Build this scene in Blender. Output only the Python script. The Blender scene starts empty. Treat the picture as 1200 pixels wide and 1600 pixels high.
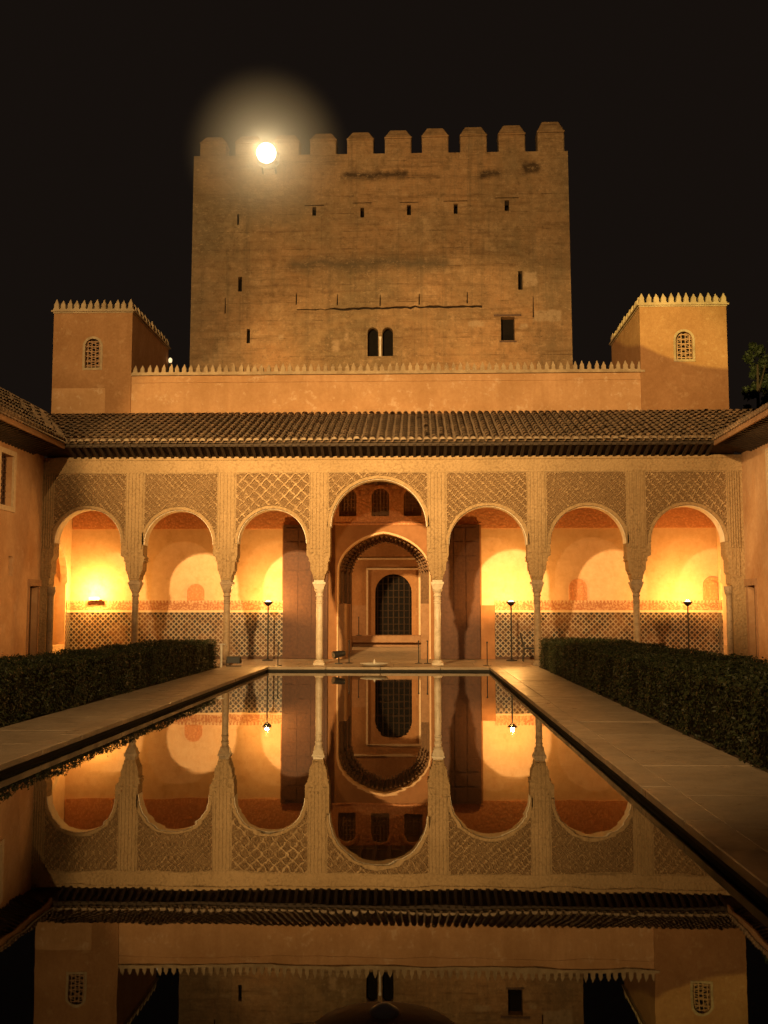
import bpy, bmesh, math, random
import numpy as np
from mathutils import Vector, Matrix
from mathutils.geometry import tessellate_polygon
R = math.radians
random.seed(7); rng = np.random.default_rng(7)
S = bpy.context.scene
COL = S.collection

# ------------------------------------------------------------------ camera
cam_d = bpy.data.cameras.new('camera'); cam = bpy.data.objects.new('camera', cam_d); COL.objects.link(cam)
cam.location = (1.31, 0, 1.77)
cam.rotation_euler = (R(90 + 5.37), 0, R(1.9))
cam_d.sensor_fit = 'VERTICAL'; cam_d.sensor_height = 24; cam_d.lens = 24 * 1660 / 1600
cam_d.clip_start = 0.1; cam_d.clip_end = 2000
S.camera = cam
# ------------------------------------------------------------------ world, exposure
w = bpy.data.worlds.new('World'); S.world = w; w.use_nodes = True
bg = w.node_tree.nodes['Background']
bg.inputs[0].default_value = (0.0076, 0.0051, 0.0038, 1); bg.inputs[1].default_value = 1.0
S.view_settings.view_transform = 'Standard'; S.view_settings.look = 'None'
S.view_settings.exposure = 0; S.view_settings.gamma = 1; S.view_settings.use_curve_mapping = False
try:
    S.cycles.use_denoising = True; S.cycles.max_bounces = 8; S.cycles.diffuse_bounces = 4
    S.cycles.caustics_reflective = False; S.cycles.caustics_refractive = False
    S.cycles.sample_clamp_indirect = 4
except Exception: pass
# ------------------------------------------------------------------ court floodlights (on the south pavilion, behind the camera), terrace uplights, added fill spots
SODIUM = (1.0, 0.56, 0.17)
def spot(name, loc, aim, power, angle, blend, color=SODIUM, radius=0.12):
    l = bpy.data.lights.new(name, 'SPOT'); o = bpy.data.objects.new(name, l); COL.objects.link(o)
    o.location = loc; l.energy = power; l.color = color; l.spot_size = R(angle); l.spot_blend = blend; l.shadow_soft_size = radius
    o.rotation_euler = (Vector(aim) - Vector(loc)).to_track_quat('-Z', 'Y').to_euler()
    return o
FLOOD = (-6.4, -0.5, 14.4)
WARM = (1.0, 0.62, 0.235)
o = spot('court_floodlight', FLOOD, (0.95, 36, 7.3), 44000, 34.7, .08, WARM, .45); o.scale = (1, .84, 1)    # wide flat beam on the arcade
o = spot('court_floodlight', FLOOD, (-1.4, 36, 5.2), 60000, 27, 1.0, WARM, .45); o.scale = (1, .72, 1)           # its hot centre
spot('roof_floodlight', (-6.0, -0.5, 14.8), (0.0, 46, 20.5), 60000, 56, .6, (1.0, .655, .27))
spot('roof_floodlight', (-6.8, -0.5, 14.8), (13.5, 41, 16.9), 95000, 15.0, .06, (.82, .66, .16), .03)
for xx in (-4.5, 4.0): spot('terrace_uplight', (xx, 42.3, 10.3), (xx * .5, 46.5, 14.0), 800, 120, 1.0, (1, .55, .17), .1)
spot('walk_fill', (0, -1, 11), (1.0, 24, 0), 13500, 58, 1.0, (1, .6, .24), .3)  # invented fill spot, added to brighten the walks and hedge tops
spot('wing_fill', (9.5, 10, 7.6), (-11.5, 30.6, 4.0), 24000, 17, .8, (1, .56, .2), .1)  # pair of unseen spots added to brighten the wing walls
spot('wing_fill', (-8.5, 10, 7.6), (12.1, 31.6, 4.2), 42000, 17, .8, (1, .62, .26), .1)
def point(name, loc, power, color=(1, .5, .13), radius=.08):
    l = bpy.data.lights.new(name, 'POINT'); o = bpy.data.objects.new(name, l); COL.objects.link(o)
    o.location = loc; l.energy = power; l.color = color; l.shadow_soft_size = radius
    return o

# ------------------------------------------------------------------ pixel helper used only to survey dimensions
def W(px, py, D):
    th, ps, f = R(5.37), R(1.9), 1660.
    a = (px - 600) / f; b = (800 - py) / f
    F = (-math.sin(ps) * math.cos(th), math.cos(ps) * math.cos(th), math.sin(th))
    Rr = (math.cos(ps), math.sin(ps), 0); U = (math.sin(ps) * math.sin(th), -math.cos(ps) * math.sin(th), math.cos(th))
    d = [F[i] + a * Rr[i] + b * U[i] for i in range(3)]; t = D / d[1]
    return 1.31 + t * d[0], 1.77 + t * d[2]

# ------------------------------------------------------------------ node helpers
class NT:
    def __init__(s, name):
        s.m = bpy.data.materials.new(name); s.m.use_nodes = True; s.t = s.m.node_tree
        s.t.nodes.clear()
        s.out = s.n('ShaderNodeOutputMaterial'); s.b = s.n('ShaderNodeBsdfPrincipled')
        s.l(s.b.outputs[0], s.out.inputs[0])
        g = s.n('ShaderNodeNewGeometry'); s.pos = g.outputs['Position']
    def n(s, typ, **k):
        nd = s.t.nodes.new(typ)
        for a, v in k.items(): setattr(nd, a, v)
        return nd
    def l(s, a, b): s.t.links.new(a, b)
    def put(s, sock, v):
        if hasattr(v, 'is_linked'): s.l(v, sock)
        else:
            if isinstance(v, tuple) and len(v) == 3 and sock.type == 'RGBA': v = (*v, 1)
            sock.default_value = v
    def math(s, op, a, b=0, c=None):
        nd = s.n('ShaderNodeMath', operation=op); s.put(nd.inputs[0], a); s.put(nd.inputs[1], b)
        if c is not None: s.put(nd.inputs[2], c)
        return nd.outputs[0]
    def noise(s, scale, detail=4, rough=.6, vec=None, stretch=None, dist=0):
        v = vec or s.pos
        if stretch:
            mp = s.n('ShaderNodeMapping'); s.l(v, mp.inputs[0]); mp.inputs['Scale'].default_value = stretch; v = mp.outputs[0]
        nd = s.n('ShaderNodeTexNoise'); s.l(v, nd.inputs['Vector'])
        nd.inputs['Scale'].default_value = scale; nd.inputs['Detail'].default_value = detail; nd.inputs['Roughness'].default_value = rough
        nd.inputs['Distortion'].default_value = dist
        return nd.outputs['Fac']
    def ramp(s, fac, lo, hi):
        nd = s.n('ShaderNodeMapRange'); nd.clamp = True; s.put(nd.inputs[0], fac); nd.inputs[1].default_value = lo; nd.inputs[2].default_value = hi
        return nd.outputs[0]
    def mix(s, fac, a, b, mode='MIX'):
        nd = s.n('ShaderNodeMix', data_type='RGBA', blend_type=mode)
        s.put(nd.inputs[0], fac); s.put(nd.inputs[6], a); s.put(nd.inputs[7], b)
        return nd.outputs[2]
    def xyz(s):
        nd = s.n('ShaderNodeSeparateXYZ'); s.l(s.pos, nd.inputs[0]); return nd.outputs
    def rect(s, x0, x1, z0, z1, soft, wob=.3, scale=1.5):
        X, Y, Z = s.xyz()
        n1 = s.math('MULTIPLY', s.math('SUBTRACT', s.noise(scale, 5), .5), wob * 2)
        X = s.math('ADD', X, n1); Z = s.math('ADD', Z, n1)
        r = s.ramp(X, x0, x0 + soft)
        for a in (s.ramp(X, x1, x1 - soft), s.ramp(Z, z0, z0 + soft), s.ramp(Z, z1, z1 - soft)): r = s.math('MULTIPLY', r, a)
        return r
    def bump(s, h, strength=.5, dist=.02):
        nd = s.n('ShaderNodeBump'); s.put(nd.inputs['Height'], h); nd.inputs['Strength'].default_value = strength; nd.inputs['Distance'].default_value = dist
        s.l(nd.outputs[0], s.b.inputs['Normal'])
    def fin(s, col, rough=.85, spec=.3, metal=0):
        s.put(s.b.inputs['Base Color'], col); s.put(s.b.inputs['Roughness'], rough); s.b.inputs['Specular IOR Level'].default_value = spec
        s.b.inputs['Metallic'].default_value = metal
        return s.m

def plaster(name, c, c2, c3, big=.35, fine=6, bump=.5, streak=.5):
    n = NT(name)
    a = n.ramp(n.noise(big, 6), .35, .68); col = n.mix(a, c, c2)
    p = n.ramp(n.noise(big * 4.3, 6, .7), .56, .66); col = n.mix(n.math('MULTIPLY', p, .55), col, c3)
    st = n.ramp(n.noise(1.0, 5, .65, stretch=(2.2, 2.2, .18)), .5, .75); col = n.mix(n.math('MULTIPLY', st, streak), col, c2)
    f = n.noise(fine, 6, .7); col = n.mix(n.math('MULTIPLY', n.ramp(f, .35, .75), .35), col, c3, 'MULTIPLY')
    h = n.math('ADD', n.math('MULTIPLY', n.noise(fine * 3, 5, .7), .5), n.noise(fine * .35, 4))
    n.bump(h, bump, .03)
    return n.fin(col, .9, .15)

M = {}
def facade_mat():
    n = NT('carved_plaster')
    col = n.mix(n.ramp(n.noise(.5, 6), .35, .68), (.41, .275, .145), (.32, .21, .105))
    v = n.n('ShaderNodeTexVoronoi', feature='SMOOTH_F1'); v.inputs['Scale'].default_value = 15; n.l(n.pos, v.inputs['Vector']); d = v.outputs['Distance']
    mask = n.math('MULTIPLY', n.ramp(d, .38, .62), n.ramp(n.noise(1.6, 4), .3, .6))
    col = n.mix(n.math('MULTIPLY', mask, .55), col, (.185, .115, .052))
    col = n.mix(n.math('MULTIPLY', n.ramp(n.noise(24, 4, .7), .58, .72), .6), col, (.56, .42, .26))
    st = n.ramp(n.noise(1.0, 5, .65, stretch=(2.6, 2.6, .22)), .5, .75); col = n.mix(n.math('MULTIPLY', st, .45), col, (.27, .18, .09))
    n.bump(n.math('SUBTRACT', n.math('MULTIPLY', n.noise(25, 5, .7), .6), d), .9, .035)
    return n.fin(col, .9, .15)
M['facade'] = facade_mat()
M['turret'] = plaster('turret_render', (.37, .195, .088), (.29, .145, .06), (.44, .27, .14), .9, 9, .6, .8)
M['parapet'] = plaster('parapet_render', (.48, .275, .135), (.37, .2, .088), (.60, .43, .28), .8, 9, .6, .8)
M['wing'] = plaster('wing_render', (.58, .37, .21), (.42, .23, .11), (.58, .39, .25), .6, 7, .35)
M['back'] = plaster('gallery_render', (.74, .52, .32), (.70, .47, .28), (.60, .38, .2), .55, 5, .35, .45)
M['merlon'] = plaster('merlon_plaster', (.44, .32, .19), (.27, .19, .11), (.56, .45, .31), 2, 12, .3)
M['redband'] = None
def red_mat():
    n = NT('painted_frieze')
    X, Y, Z = n.xyz()
    v = n.n('ShaderNodeTexVoronoi', feature='F1'); v.inputs['Scale'].default_value = 11; n.l(n.pos, v.inputs['Vector'])
    col = n.mix(n.ramp(v.outputs['Distance'], .15, .6), (.70, .34, .165), (.56, .24, .11))
    col = n.mix(n.ramp(n.noise(26, 3), .52, .6), col, (.55, .26, .11))
    n.bump(v.outputs['Distance'], .6, .02)
    return n.fin(col, .85, .2)
M['redband'] = red_mat()
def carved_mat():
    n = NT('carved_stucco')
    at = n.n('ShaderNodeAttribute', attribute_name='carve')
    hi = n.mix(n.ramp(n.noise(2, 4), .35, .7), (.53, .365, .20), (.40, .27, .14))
    col = n.mix(n.ramp(at.outputs['Fac'], .15, .7), (.205, .125, .06), hi)  # darker recess ground: coloured stucco plus carving shade put into the colour
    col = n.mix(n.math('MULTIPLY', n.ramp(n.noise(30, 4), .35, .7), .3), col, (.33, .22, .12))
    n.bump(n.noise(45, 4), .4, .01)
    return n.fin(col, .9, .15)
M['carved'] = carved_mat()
def marble():
    n = NT('column_marble')
    v = n.noise(3, 6, .7, dist=1.5)
    col = n.mix(n.ramp(v, .4, .65), (.68, .58, .45), (.52, .42, .3))
    col = n.mix(n.ramp(n.noise(14, 4), .6, .75), col, (.36, .28, .19))
    return n.fin(col, .45, .4)
M['marble'] = marble()
def marble_dark():
    n = NT('darker_marble')  # darker marble tone for the outer and end columns
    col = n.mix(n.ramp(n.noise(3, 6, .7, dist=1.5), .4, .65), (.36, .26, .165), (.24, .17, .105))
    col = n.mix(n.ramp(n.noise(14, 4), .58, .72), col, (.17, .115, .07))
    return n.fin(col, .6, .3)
M['marble_dark'] = marble_dark()
def tower_mat():
    n = NT('tower_rammed_earth')
    col = n.mix(n.ramp(n.noise(.16, 8, .7), .38, .62), (.40, .235, .115), (.22, .155, .085))
    col = n.mix(n.math('MULTIPLY', n.ramp(n.noise(.7, 8, .78), .52, .68), .65), col, (.50, .34, .19))
    col = n.mix(n.math('MULTIPLY', n.ramp(n.noise(1.9, 8, .75), .55, .68), .6), col, (.16, .105, .056))
    lay = n.noise(1.0, 6, .75, stretch=(.3, .3, 3.4)); col = n.mix(n.math('MULTIPLY', n.ramp(lay, .5, .66), .6), col, (.155, .088, .042))
    cz = n.math('FRACT', n.math('DIVIDE', n.xyz()[2], .82)); course = n.math('MULTIPLY', n.math('LESS_THAN', cz, .06), n.ramp(n.noise(.8, 5, .7), .5, .62))
    col = n.mix(n.math('MULTIPLY', course, .6), col, (.10, .058, .03))
    st = n.noise(1.0, 6, .75, stretch=(2.6, 2.6, .10)); col = n.mix(n.math('MULTIPLY', n.ramp(st, .52, .7), .6), col, (.135, .098, .058))
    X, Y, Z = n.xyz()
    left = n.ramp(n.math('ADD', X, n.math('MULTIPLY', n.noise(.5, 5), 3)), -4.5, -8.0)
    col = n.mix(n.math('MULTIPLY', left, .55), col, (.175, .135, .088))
    col = n.mix(n.math('MULTIPLY', n.rect(-4.8, 3.0, 16.9, 17.9, .5, .35, .9), .75), col, (.10, .082, .055))
    for (a, b, c, d) in ((-2.2, .9, 21.2, 21.75), (.9, 2.4, 21.2, 21.5), (4.0, 5.1, 21.2, 21.75), (5.9, 6.9, 21.4, 22.1)):
        col = n.mix(n.math('MULTIPLY', n.rect(a, b, c, d, .22, .3, 2.2), .9), col, (.055, .034, .02))
    for (a, b, c, d) in ((5.95, 6.65, 16.2, 16.95), (-2.6, -2.2, 13.3, 13.9), (-2.05, -1.8, 13.8, 14.2), (3.5, 4.3, 14.4, 14.75), (-7.2, -6.6, 14.1, 14.3), (-5.0, -4.7, 13.9, 14.2), (5.8, 6.2, 14.3, 14.6), (6.4, 7.7, 14.6, 15.2)):
        col = n.mix(n.math('MULTIPLY', n.rect(a, b, c, d, .1, .18, 4), .8), col, (.40, .29, .18))
    # ring-shaped scar of a removed relieving arch over the twin window
    dx = n.math('DIVIDE', n.math('ADD', X, .3), 3.9); dz = n.math('DIVIDE', n.math('SUBTRACT', Z, 12.4), 2.7)
    rr = n.math('SQRT', n.math('ADD', n.math('MULTIPLY', dx, dx), n.math('MULTIPLY', dz, dz)))
    rr = n.math('ADD', rr, n.math('MULTIPLY', n.math('SUBTRACT', n.noise(1.2, 5), .5), .18))
    ring = n.math('MULTIPLY', n.ramp(rr, .9, .96), n.ramp(rr, 1.08, 1.0)); col = n.mix(n.math('MULTIPLY', ring, .5), col, (.33, .22, .115))
    col = n.mix(n.math('MULTIPLY', n.ramp(n.noise(3.3, 10, .85), .53, .6), .45), col, (.12, .078, .04)); col = n.mix(n.math('MULTIPLY', n.ramp(n.noise(4.1, 10, .85, stretch=(1, 1, 1.7)), .55, .62), .5), col, (.52, .36, .21))
    f = n.noise(5, 8, .75); col = n.mix(n.math('MULTIPLY', n.ramp(f, .3, .75), .6), col, (.5, .38, .27), 'MULTIPLY')
    n.bump(n.math('ADD', n.noise(4, 8, .75), n.math('MULTIPLY', lay, 1.2)), .8, .08)
    return n.fin(col, .95, .1)
M['tower'] = tower_mat()
def flat(name, c, c2=None, rough=.7, spec=.3, metal=0, scale=8, bump=.2):
    n = NT(name); col = n.mix(n.ramp(n.noise(scale, 5), .35, .7), c, c2 or tuple(x * .7 for x in c)); n.bump(n.noise(scale * 4, 4), bump, .01)
    return n.fin(col, rough, spec, metal)
M['dark'] = flat('dark_interior', (.012, .009, .007), None, .95, .1)
M['void'] = flat('dim_room_wall', (.035, .022, .014), None, .95, .1)
M['wood'] = flat('dark_cedar_wood', (.105, .055, .032), (.06, .028, .016), .6, .3, 0, 14, .5)
M['doorwood'] = flat('door_leaf_wood', (.10, .042, .022), (.065, .027, .015), .6, .3, 0, 10, .5)
M['eave'] = flat('blackened_eave_timber', (.06, .04, .026), (.032, .022, .015), .8, .2, 0, 12, .5)
M['iron'] = flat('black_iron', (.03, .028, .026), None, .45, .5, .6)
M['mortar'] = flat('tile_end_mortar', (.32, .24, .16), (.17, .12, .08), .9, .2, 0, 9)
M['brownpanel'] = flat('plain_brown_render', (.34, .165, .075), (.27, .125, .055), .9, .1, 0, 3)
M['muq'] = flat('shaded_stalactite_plaster', (.22, .125, .068), (.14, .08, .044), .9, .1, 0, 9)  # stalactite plaster darkened, the unlit intrados put into the colour
M['jamb'] = flat('jamb_stone', (.36, .21, .115), (.28, .155, .08), .8, .2, 0, 6)
M['pale'] = flat('pale_trim', (.62, .48, .32), (.5, .37, .23), .85, .2, 0, 10)
M['soffit_bright'] = flat('brightened_soffit', (.86, .76, .62), (.74, .63, .48), .9, .1, 0, 5)  # whitened to carry the lamplight on the arch undersides
M['whitestone'] = flat('white_marble', (.62, .56, .47), (.5, .44, .36), .5, .4, 0, 5)
M['plastic'] = flat('black_plastic', (.02, .02, .022), None, .5, .4)
M['steel'] = flat('brushed_steel', (.45, .43, .4), (.35, .33, .3), .35, .5, .9)
def tile_mat():
    n = NT('roof_tile_clay'); ri = n.n('ShaderNodeNewGeometry').outputs['Random Per Island']
    col = n.mix(n.ramp(n.noise(1.3, 5), .35, .7), (.42, .26, .15), (.28, .18, .105)); col = n.mix(n.math('MULTIPLY', ri, .8), col, (.19, .135, .09))
    col = n.mix(n.ramp(n.noise(5, 5), .5, .68), col, (.13, .097, .062))
    col = n.mix(n.ramp(n.noise(9, 4), .6, .7), col, (.26, .16, .1))
    n.bump(n.noise(30, 4), .4, .01)
    return n.fin(col, .9, .15)
M['tile'] = tile_mat()
def dado_mat():
    n = NT('glazed_mosaic_dado')
    X, Y, Z = n.xyz()
    hx = n.math('ADD', X, Y)
    p = .142
    u = n.math('DIVIDE', n.math('ADD', hx, Z), p * 1.4142); v = n.math('DIVIDE', n.math('SUBTRACT', hx, Z), p * 1.4142)
    fu = n.math('FRACT', u); fv = n.math('FRACT', v)
    a = n.math('MULTIPLY', n.math('LESS_THAN', n.math('ABSOLUTE', n.math('SUBTRACT', fu, .5)), .36), n.math('LESS_THAN', n.math('ABSOLUTE', n.math('SUBTRACT', fv, .5)), .36))
    cell = n.n('ShaderNodeTexWhiteNoise', noise_dimensions='2D')
    cb = n.n('ShaderNodeCombineXYZ'); n.l(n.math('FLOOR', u), cb.inputs[0]); n.l(n.math('FLOOR', v), cb.inputs[1]); n.l(cb.outputs[0], cell.inputs['Vector'])
    big = n.ramp(n.noise(1.1, 3), .5, .62)
    dk = n.mix(cell.outputs['Value'], (.012, .011, .011), (.05, .025, .013)); dk = n.mix(n.math('MULTIPLY', big, .6), dk, (.2, .09, .035))
    lt = n.mix(n.math('GREATER_THAN', n.math('FRACT', n.math('MULTIPLY', cell.outputs['Value'], 7.3)), .55), (.36, .29, .21), (.27, .185, .115))
    line = n.math('LESS_THAN', n.math('MINIMUM', fu, fv), .05)
    lt = n.mix(n.math('MULTIPLY', line, .75), lt, (.12, .07, .045))
    n.bump(n.math('MULTIPLY', n.math('MAXIMUM', fu, fv), .3), .15, .004)
    return n.fin(n.mix(a, lt, dk), .3, .45)
M['dado'] = dado_mat()
def cresting_mat():
    n = NT('stepped_cresting_band')
    X, Y, Z = n.xyz(); hx = n.math('ADD', X, Y)
    t = n.math('PINGPONG', hx, .065)
    z = n.math('SUBTRACT', Z, 1.9)
    st = n.math('GREATER_THAN', n.math('MULTIPLY', n.math('SUBTRACT', .09, t), 2.6), n.math('SNAP', n.math('SUBTRACT', z, .1), .05))
    n1 = n.ramp(n.noise(18, 3), .45, .6)
    red = n.mix(n1, (.36, .15, .07), (.56, .33, .18))
    lo = n.math('LESS_THAN', Z, 1.83)
    col = n.mix(st, (.58, .40, .24), red); col = n.mix(lo, col, (.62, .46, .3))
    return n.fin(col, .7, .3)
M['cresting'] = cresting_mat()
def paving():
    n = NT('marble_paving'); ri = n.n('ShaderNodeNewGeometry').outputs['Random Per Island']
    col = n.mix(n.ramp(n.noise(.9, 6), .35, .7), (.46, .36, .25), (.34, .255, .17)); col = n.mix(n.math('MULTIPLY', ri, .55), col, (.27, .205, .14))
    col = n.mix(n.math('MULTIPLY', n.ramp(n.noise(4, 7, .75), .5, .72), .6), col, (.19, .14, .095))
    col = n.mix(n.math('MULTIPLY', n.ramp(n.noise(22, 5), .55, .75), .4), col, (.5, .41, .3))
    n.bump(n.math('ADD', n.noise(30, 5), n.noise(3, 4)), .4, .012)
    return n.fin(col, n.ramp(n.noise(3, 4), .0, 1.2), .35)
M['paving'] = paving()
M['soil'] = flat('packed_earth', (.12, .085, .055), None, .95, .1, 0, 6, .6)
M['basin'] = flat('dark_basin_stone', (.03, .026, .02), None, .8, .2)
def hedge_mat():
    n = NT('myrtle_leaves')
    oi = n.noise(6, 3); at = n.n('ShaderNodeAttribute', attribute_name='tone')
    col = n.mix(at.outputs['Fac'], (.014, .020, .007), (.048, .062, .021)); col = n.mix(n.ramp(oi, .4, .7), col, (.034, .036, .013))
    return n.fin(col, .55, .35)
M['hedge'] = hedge_mat()
M['hedgecore'] = flat('hedge_inner_twigs', (.022, .022, .010), None, .95, .1)
M['bark'] = flat('tree_bark', (.10, .07, .045), None, .95, .1)
def water_mat():
    n = NT('still_pool_water'); t = n.t
    t.nodes.remove(n.b)
    gl = n.n('ShaderNodeBsdfGlossy'); gl.inputs['Roughness'].default_value = 0.012; gl.inputs['Color'].default_value = (1, 1, 1, 1)
    df = n.n('ShaderNodeBsdfDiffuse'); df.inputs['Color'].default_value = (.010, .009, .006, 1)
    fr = n.n('ShaderNodeFresnel'); fr.inputs['IOR'].default_value = 1.30
    X, Y, Z = n.xyz()
    far = n.ramp(Y, 24.0, 34.0)
    h = n.math('ADD', n.math('MULTIPLY', n.noise(1.3, 2, .5), .55), n.math('MULTIPLY', n.noise(7, 2, .5), n.math('ADD', .02, n.math('MULTIPLY', far, .28))))
    bp = n.n('ShaderNodeBump'); bp.inputs['Strength'].default_value = .13; bp.inputs['Distance'].default_value = .012; n.l(h, bp.inputs['Height'])
    n.l(bp.outputs[0], gl.inputs['Normal']); n.l(bp.outputs[0], fr.inputs['Normal'])
    mx = n.n('ShaderNodeMixShader'); n.l(fr.outputs[0], mx.inputs[0]); n.l(df.outputs[0], mx.inputs[1]); n.l(gl.outputs[0], mx.inputs[2])
    n.l(mx.outputs[0], n.out.inputs[0])
    return n.m
M['water'] = water_mat()
def emit(name, c, s):
    n = NT(name); n.fin((.8, .7, .5), .4); n.put(n.b.inputs['Emission Color'], c); n.b.inputs['Emission Strength'].default_value = s
    return n.m
M['lamp'] = emit('lit_lamp_lens', (1, .80, .50), 2.6)
M['globe'] = emit('blazing_lamp_globe', (1, .76, .42), 38)
M['lantern'] = emit('lit_lantern_glass', (1, .8, .5), .9)

# ------------------------------------------------------------------ mesh helpers
class MB:
    def __init__(s): s.v = []; s.f = []
    def add(s, vs, fs):
        k = len(s.v); s.v += [tuple(p) for p in vs]; s.f += [tuple(i + k for i in q) for q in fs]; return s
    def box(s, x0, x1, y0, y1, z0, z1):
        return s.add([(x0, y0, z0), (x1, y0, z0), (x1, y1, z0), (x0, y1, z0), (x0, y0, z1), (x1, y0, z1), (x1, y1, z1), (x0, y1, z1)],
                     [(0, 3, 2, 1), (4, 5, 6, 7), (0, 1, 5, 4), (1, 2, 6, 5), (2, 3, 7, 6), (3, 0, 4, 7)])
    def frustum(s, cx, cy, z0, z1, a0, b0, a1, b1):
        return s.add([(cx - a0, cy - b0, z0), (cx + a0, cy - b0, z0), (cx + a0, cy + b0, z0), (cx - a0, cy + b0, z0),
                      (cx - a1, cy - b1, z1), (cx + a1, cy - b1, z1), (cx + a1, cy + b1, z1), (cx - a1, cy + b1, z1)],
                     [(0, 3, 2, 1), (4, 5, 6, 7), (0, 1, 5, 4), (1, 2, 6, 5), (2, 3, 7, 6), (3, 0, 4, 7)])
    def lathe(s, cx, cy, prof, n=16, cap=True):
        vs = []; fs = []
        for r, z in prof:
            for i in range(n):
                a = 2 * math.pi * i / n; vs.append((cx + r * math.cos(a), cy + r * math.sin(a), z))
        for j in range(len(prof) - 1):
            for i in range(n):
                fs.append((j * n + i, j * n + (i + 1) % n, (j + 1) * n + (i + 1) % n, (j + 1) * n + i))
        if cap:
            fs.append(tuple(range(n))[::-1]); fs.append(tuple((len(prof) - 1) * n + i for i in range(n)))
        return s.add(vs, fs)
    def tube(s, pts, r, n=8, r1=None):
        pts = [Vector(p) for p in pts]; vs = []; fs = []
        for j, p in enumerate(pts):
            d = (pts[min(j + 1, len(pts) - 1)] - pts[max(j - 1, 0)]).normalized()
            a = d.cross(Vector((0, 0, 1)));
            if a.length < .05: a = d.cross(Vector((1, 0, 0)))
            a.normalize(); b = d.cross(a)
            rr = r if r1 is None else r + (r1 - r) * j / (len(pts) - 1)
            for i in range(n):
                t = 2 * math.pi * i / n; vs.append(p + a * rr * math.cos(t) + b * rr * math.sin(t))
        for j in range(len(pts) - 1):
            for i in range(n): fs.append((j * n + i, j * n + (i + 1) % n, (j + 1) * n + (i + 1) % n, (j + 1) * n + i))
        fs.append(tuple(range(n))[::-1]); fs.append(tuple((len(pts) - 1) * n + i for i in range(n)))
        return s.add(vs, fs)
    def wall(s, outer, holes, t0, t1, fn=None):
        """slab whose face is the polygon outer (u,w) minus holes, from depth t0 to t1; fn maps (u,t,w)->xyz"""
        fn = fn or (lambda u, t, w_: (u, t, w_))
        loops = [list(outer)] + [list(h) for h in holes]
        tris = tessellate_polygon([[Vector((p[0], p[1], 0)) for p in lp] for lp in loops])
        fl = [p for lp in loops for p in lp]; n = len(fl)
        vs = [fn(p[0], t0, p[1]) for p in fl] + [fn(p[0], t1, p[1]) for p in fl]
        fs = [tuple(t) for t in tris] + [tuple(i + n for i in t[::-1]) for t in tris]
        k = 0
        for lp in loops:
            m = len(lp)
            for i in range(m): a, b = k + i, k + (i + 1) % m; fs.append((a, b, b + n, a + n))
            k += m
        return s.add(vs, fs)
    def build(s, name, mat, parent=None, smooth=False, fix=True, bevel=0):
        me = bpy.data.meshes.new(name); me.from_pydata(s.v, [], s.f); me.update()
        if fix:
            bm = bmesh.new(); bm.from_mesh(me); bmesh.ops.recalc_face_normals(bm, faces=bm.faces); bm.to_mesh(me); bm.free()
        if smooth: me.shade_smooth() if hasattr(me, 'shade_smooth') else None
        me.materials.append(mat)
        o = bpy.data.objects.new(name, me); COL.objects.link(o)
        if parent: o.parent = parent; o.matrix_parent_inverse = parent.matrix_world.inverted() if False else Matrix.Translation(-parent.location)
        if bevel:
            b = o.modifiers.new('bevel', 'BEVEL'); b.width = bevel; b.segments = 1; b.limit_method = 'ANGLE'
        return o
def put(o, label=None, cat=None, group=None, kind=None):
    for k, v in (('label', label), ('category', cat), ('group', group), ('kind', kind)):
        if v: o[k] = v
    return o
def thing(name, label, cat, loc=(0, 0, 0), group=None):
    o = bpy.data.objects.new(name, None); COL.objects.link(o); o.location = loc; o.empty_display_size = .2
    return put(o, label, cat, group)
def copy_tree(o, loc, parent=None):
    c = o.copy(); COL.objects.link(c)
    if parent: c.parent = parent
    if loc is not None: c.location = loc
    for ch in o.children: copy_tree(ch, None, c)
    return c
def arc(cx, zc, r, a0, a1, n):
    return [(cx + r * math.cos(a0 + (a1 - a0) * i / n), zc + r * math.sin(a0 + (a1 - a0) * i / n)) for i in range(n + 1)]
def arched(x0, x1, z0, z1, n=14):
    r = (x1 - x0) / 2; return [(x0, z0), (x1, z0)] + arc((x0 + x1) / 2, z1 - r, r, 0, math.pi, n)
def rectl(x0, x1, z0, z1): return [(x0, z0), (x1, z0), (x1, z1), (x0, z1)]

# ------------------------------------------------------------------ planes of the place
YA0, YA1 = 35.6, 36.15          # arcade wall front, back
YB = 40.3                       # gallery back wall front = turret front = parapet front
YT = 46.5                       # tower front
XL, XR = -11.5, 12.1            # court side walls
ZE = 7.02                       # wall top under the eave

# ------------------------------------------------------------------ ground, pool, paving (structure)
PX = 3.57; PY0, PY1 = 1.6, 34.2
g = MB()
big = 900
g.wall([(-big, -big), (big, -big), (big, big), (-big, big)], [[(-PX - .3, PY0 - .3), (PX + .3, PY0 - .3), (PX + .3, PY1 + .3), (-PX - .3, PY1 + .3)]], -.03, -.6, lambda u, t, w_: (u, w_, t))
put(g.build('ground', M['soil']), kind='structure')
b = MB(); b.box(-PX - .3, PX + .3, PY0 - .3, PY1 + .3, -1.2, -1.1)
for (x0, x1, y0, y1) in ((-PX - .3, -PX - .005, PY0 - .3, PY1 + .3), (PX + .005, PX + .3, PY0 - .3, PY1 + .3), (-PX, PX, PY1 + .005, PY1 + .3), (-PX, PX, PY0 - .3, PY0 - .005)):
    b.box(x0, x1, y0, y1, -1.1, -.07)
put(b.build('pool_basin', M['basin']), kind='structure')
wt = MB(); wt.add([(-PX - .004, PY0, -.125), (PX + .004, PY0, -.125), (PX + .004, PY1 + .004, -.125), (-PX - .004, PY1 + .004, -.125)], [(0, 1, 2, 3)])
put(wt.build('pool_water', M['water']), kind='structure')
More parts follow.
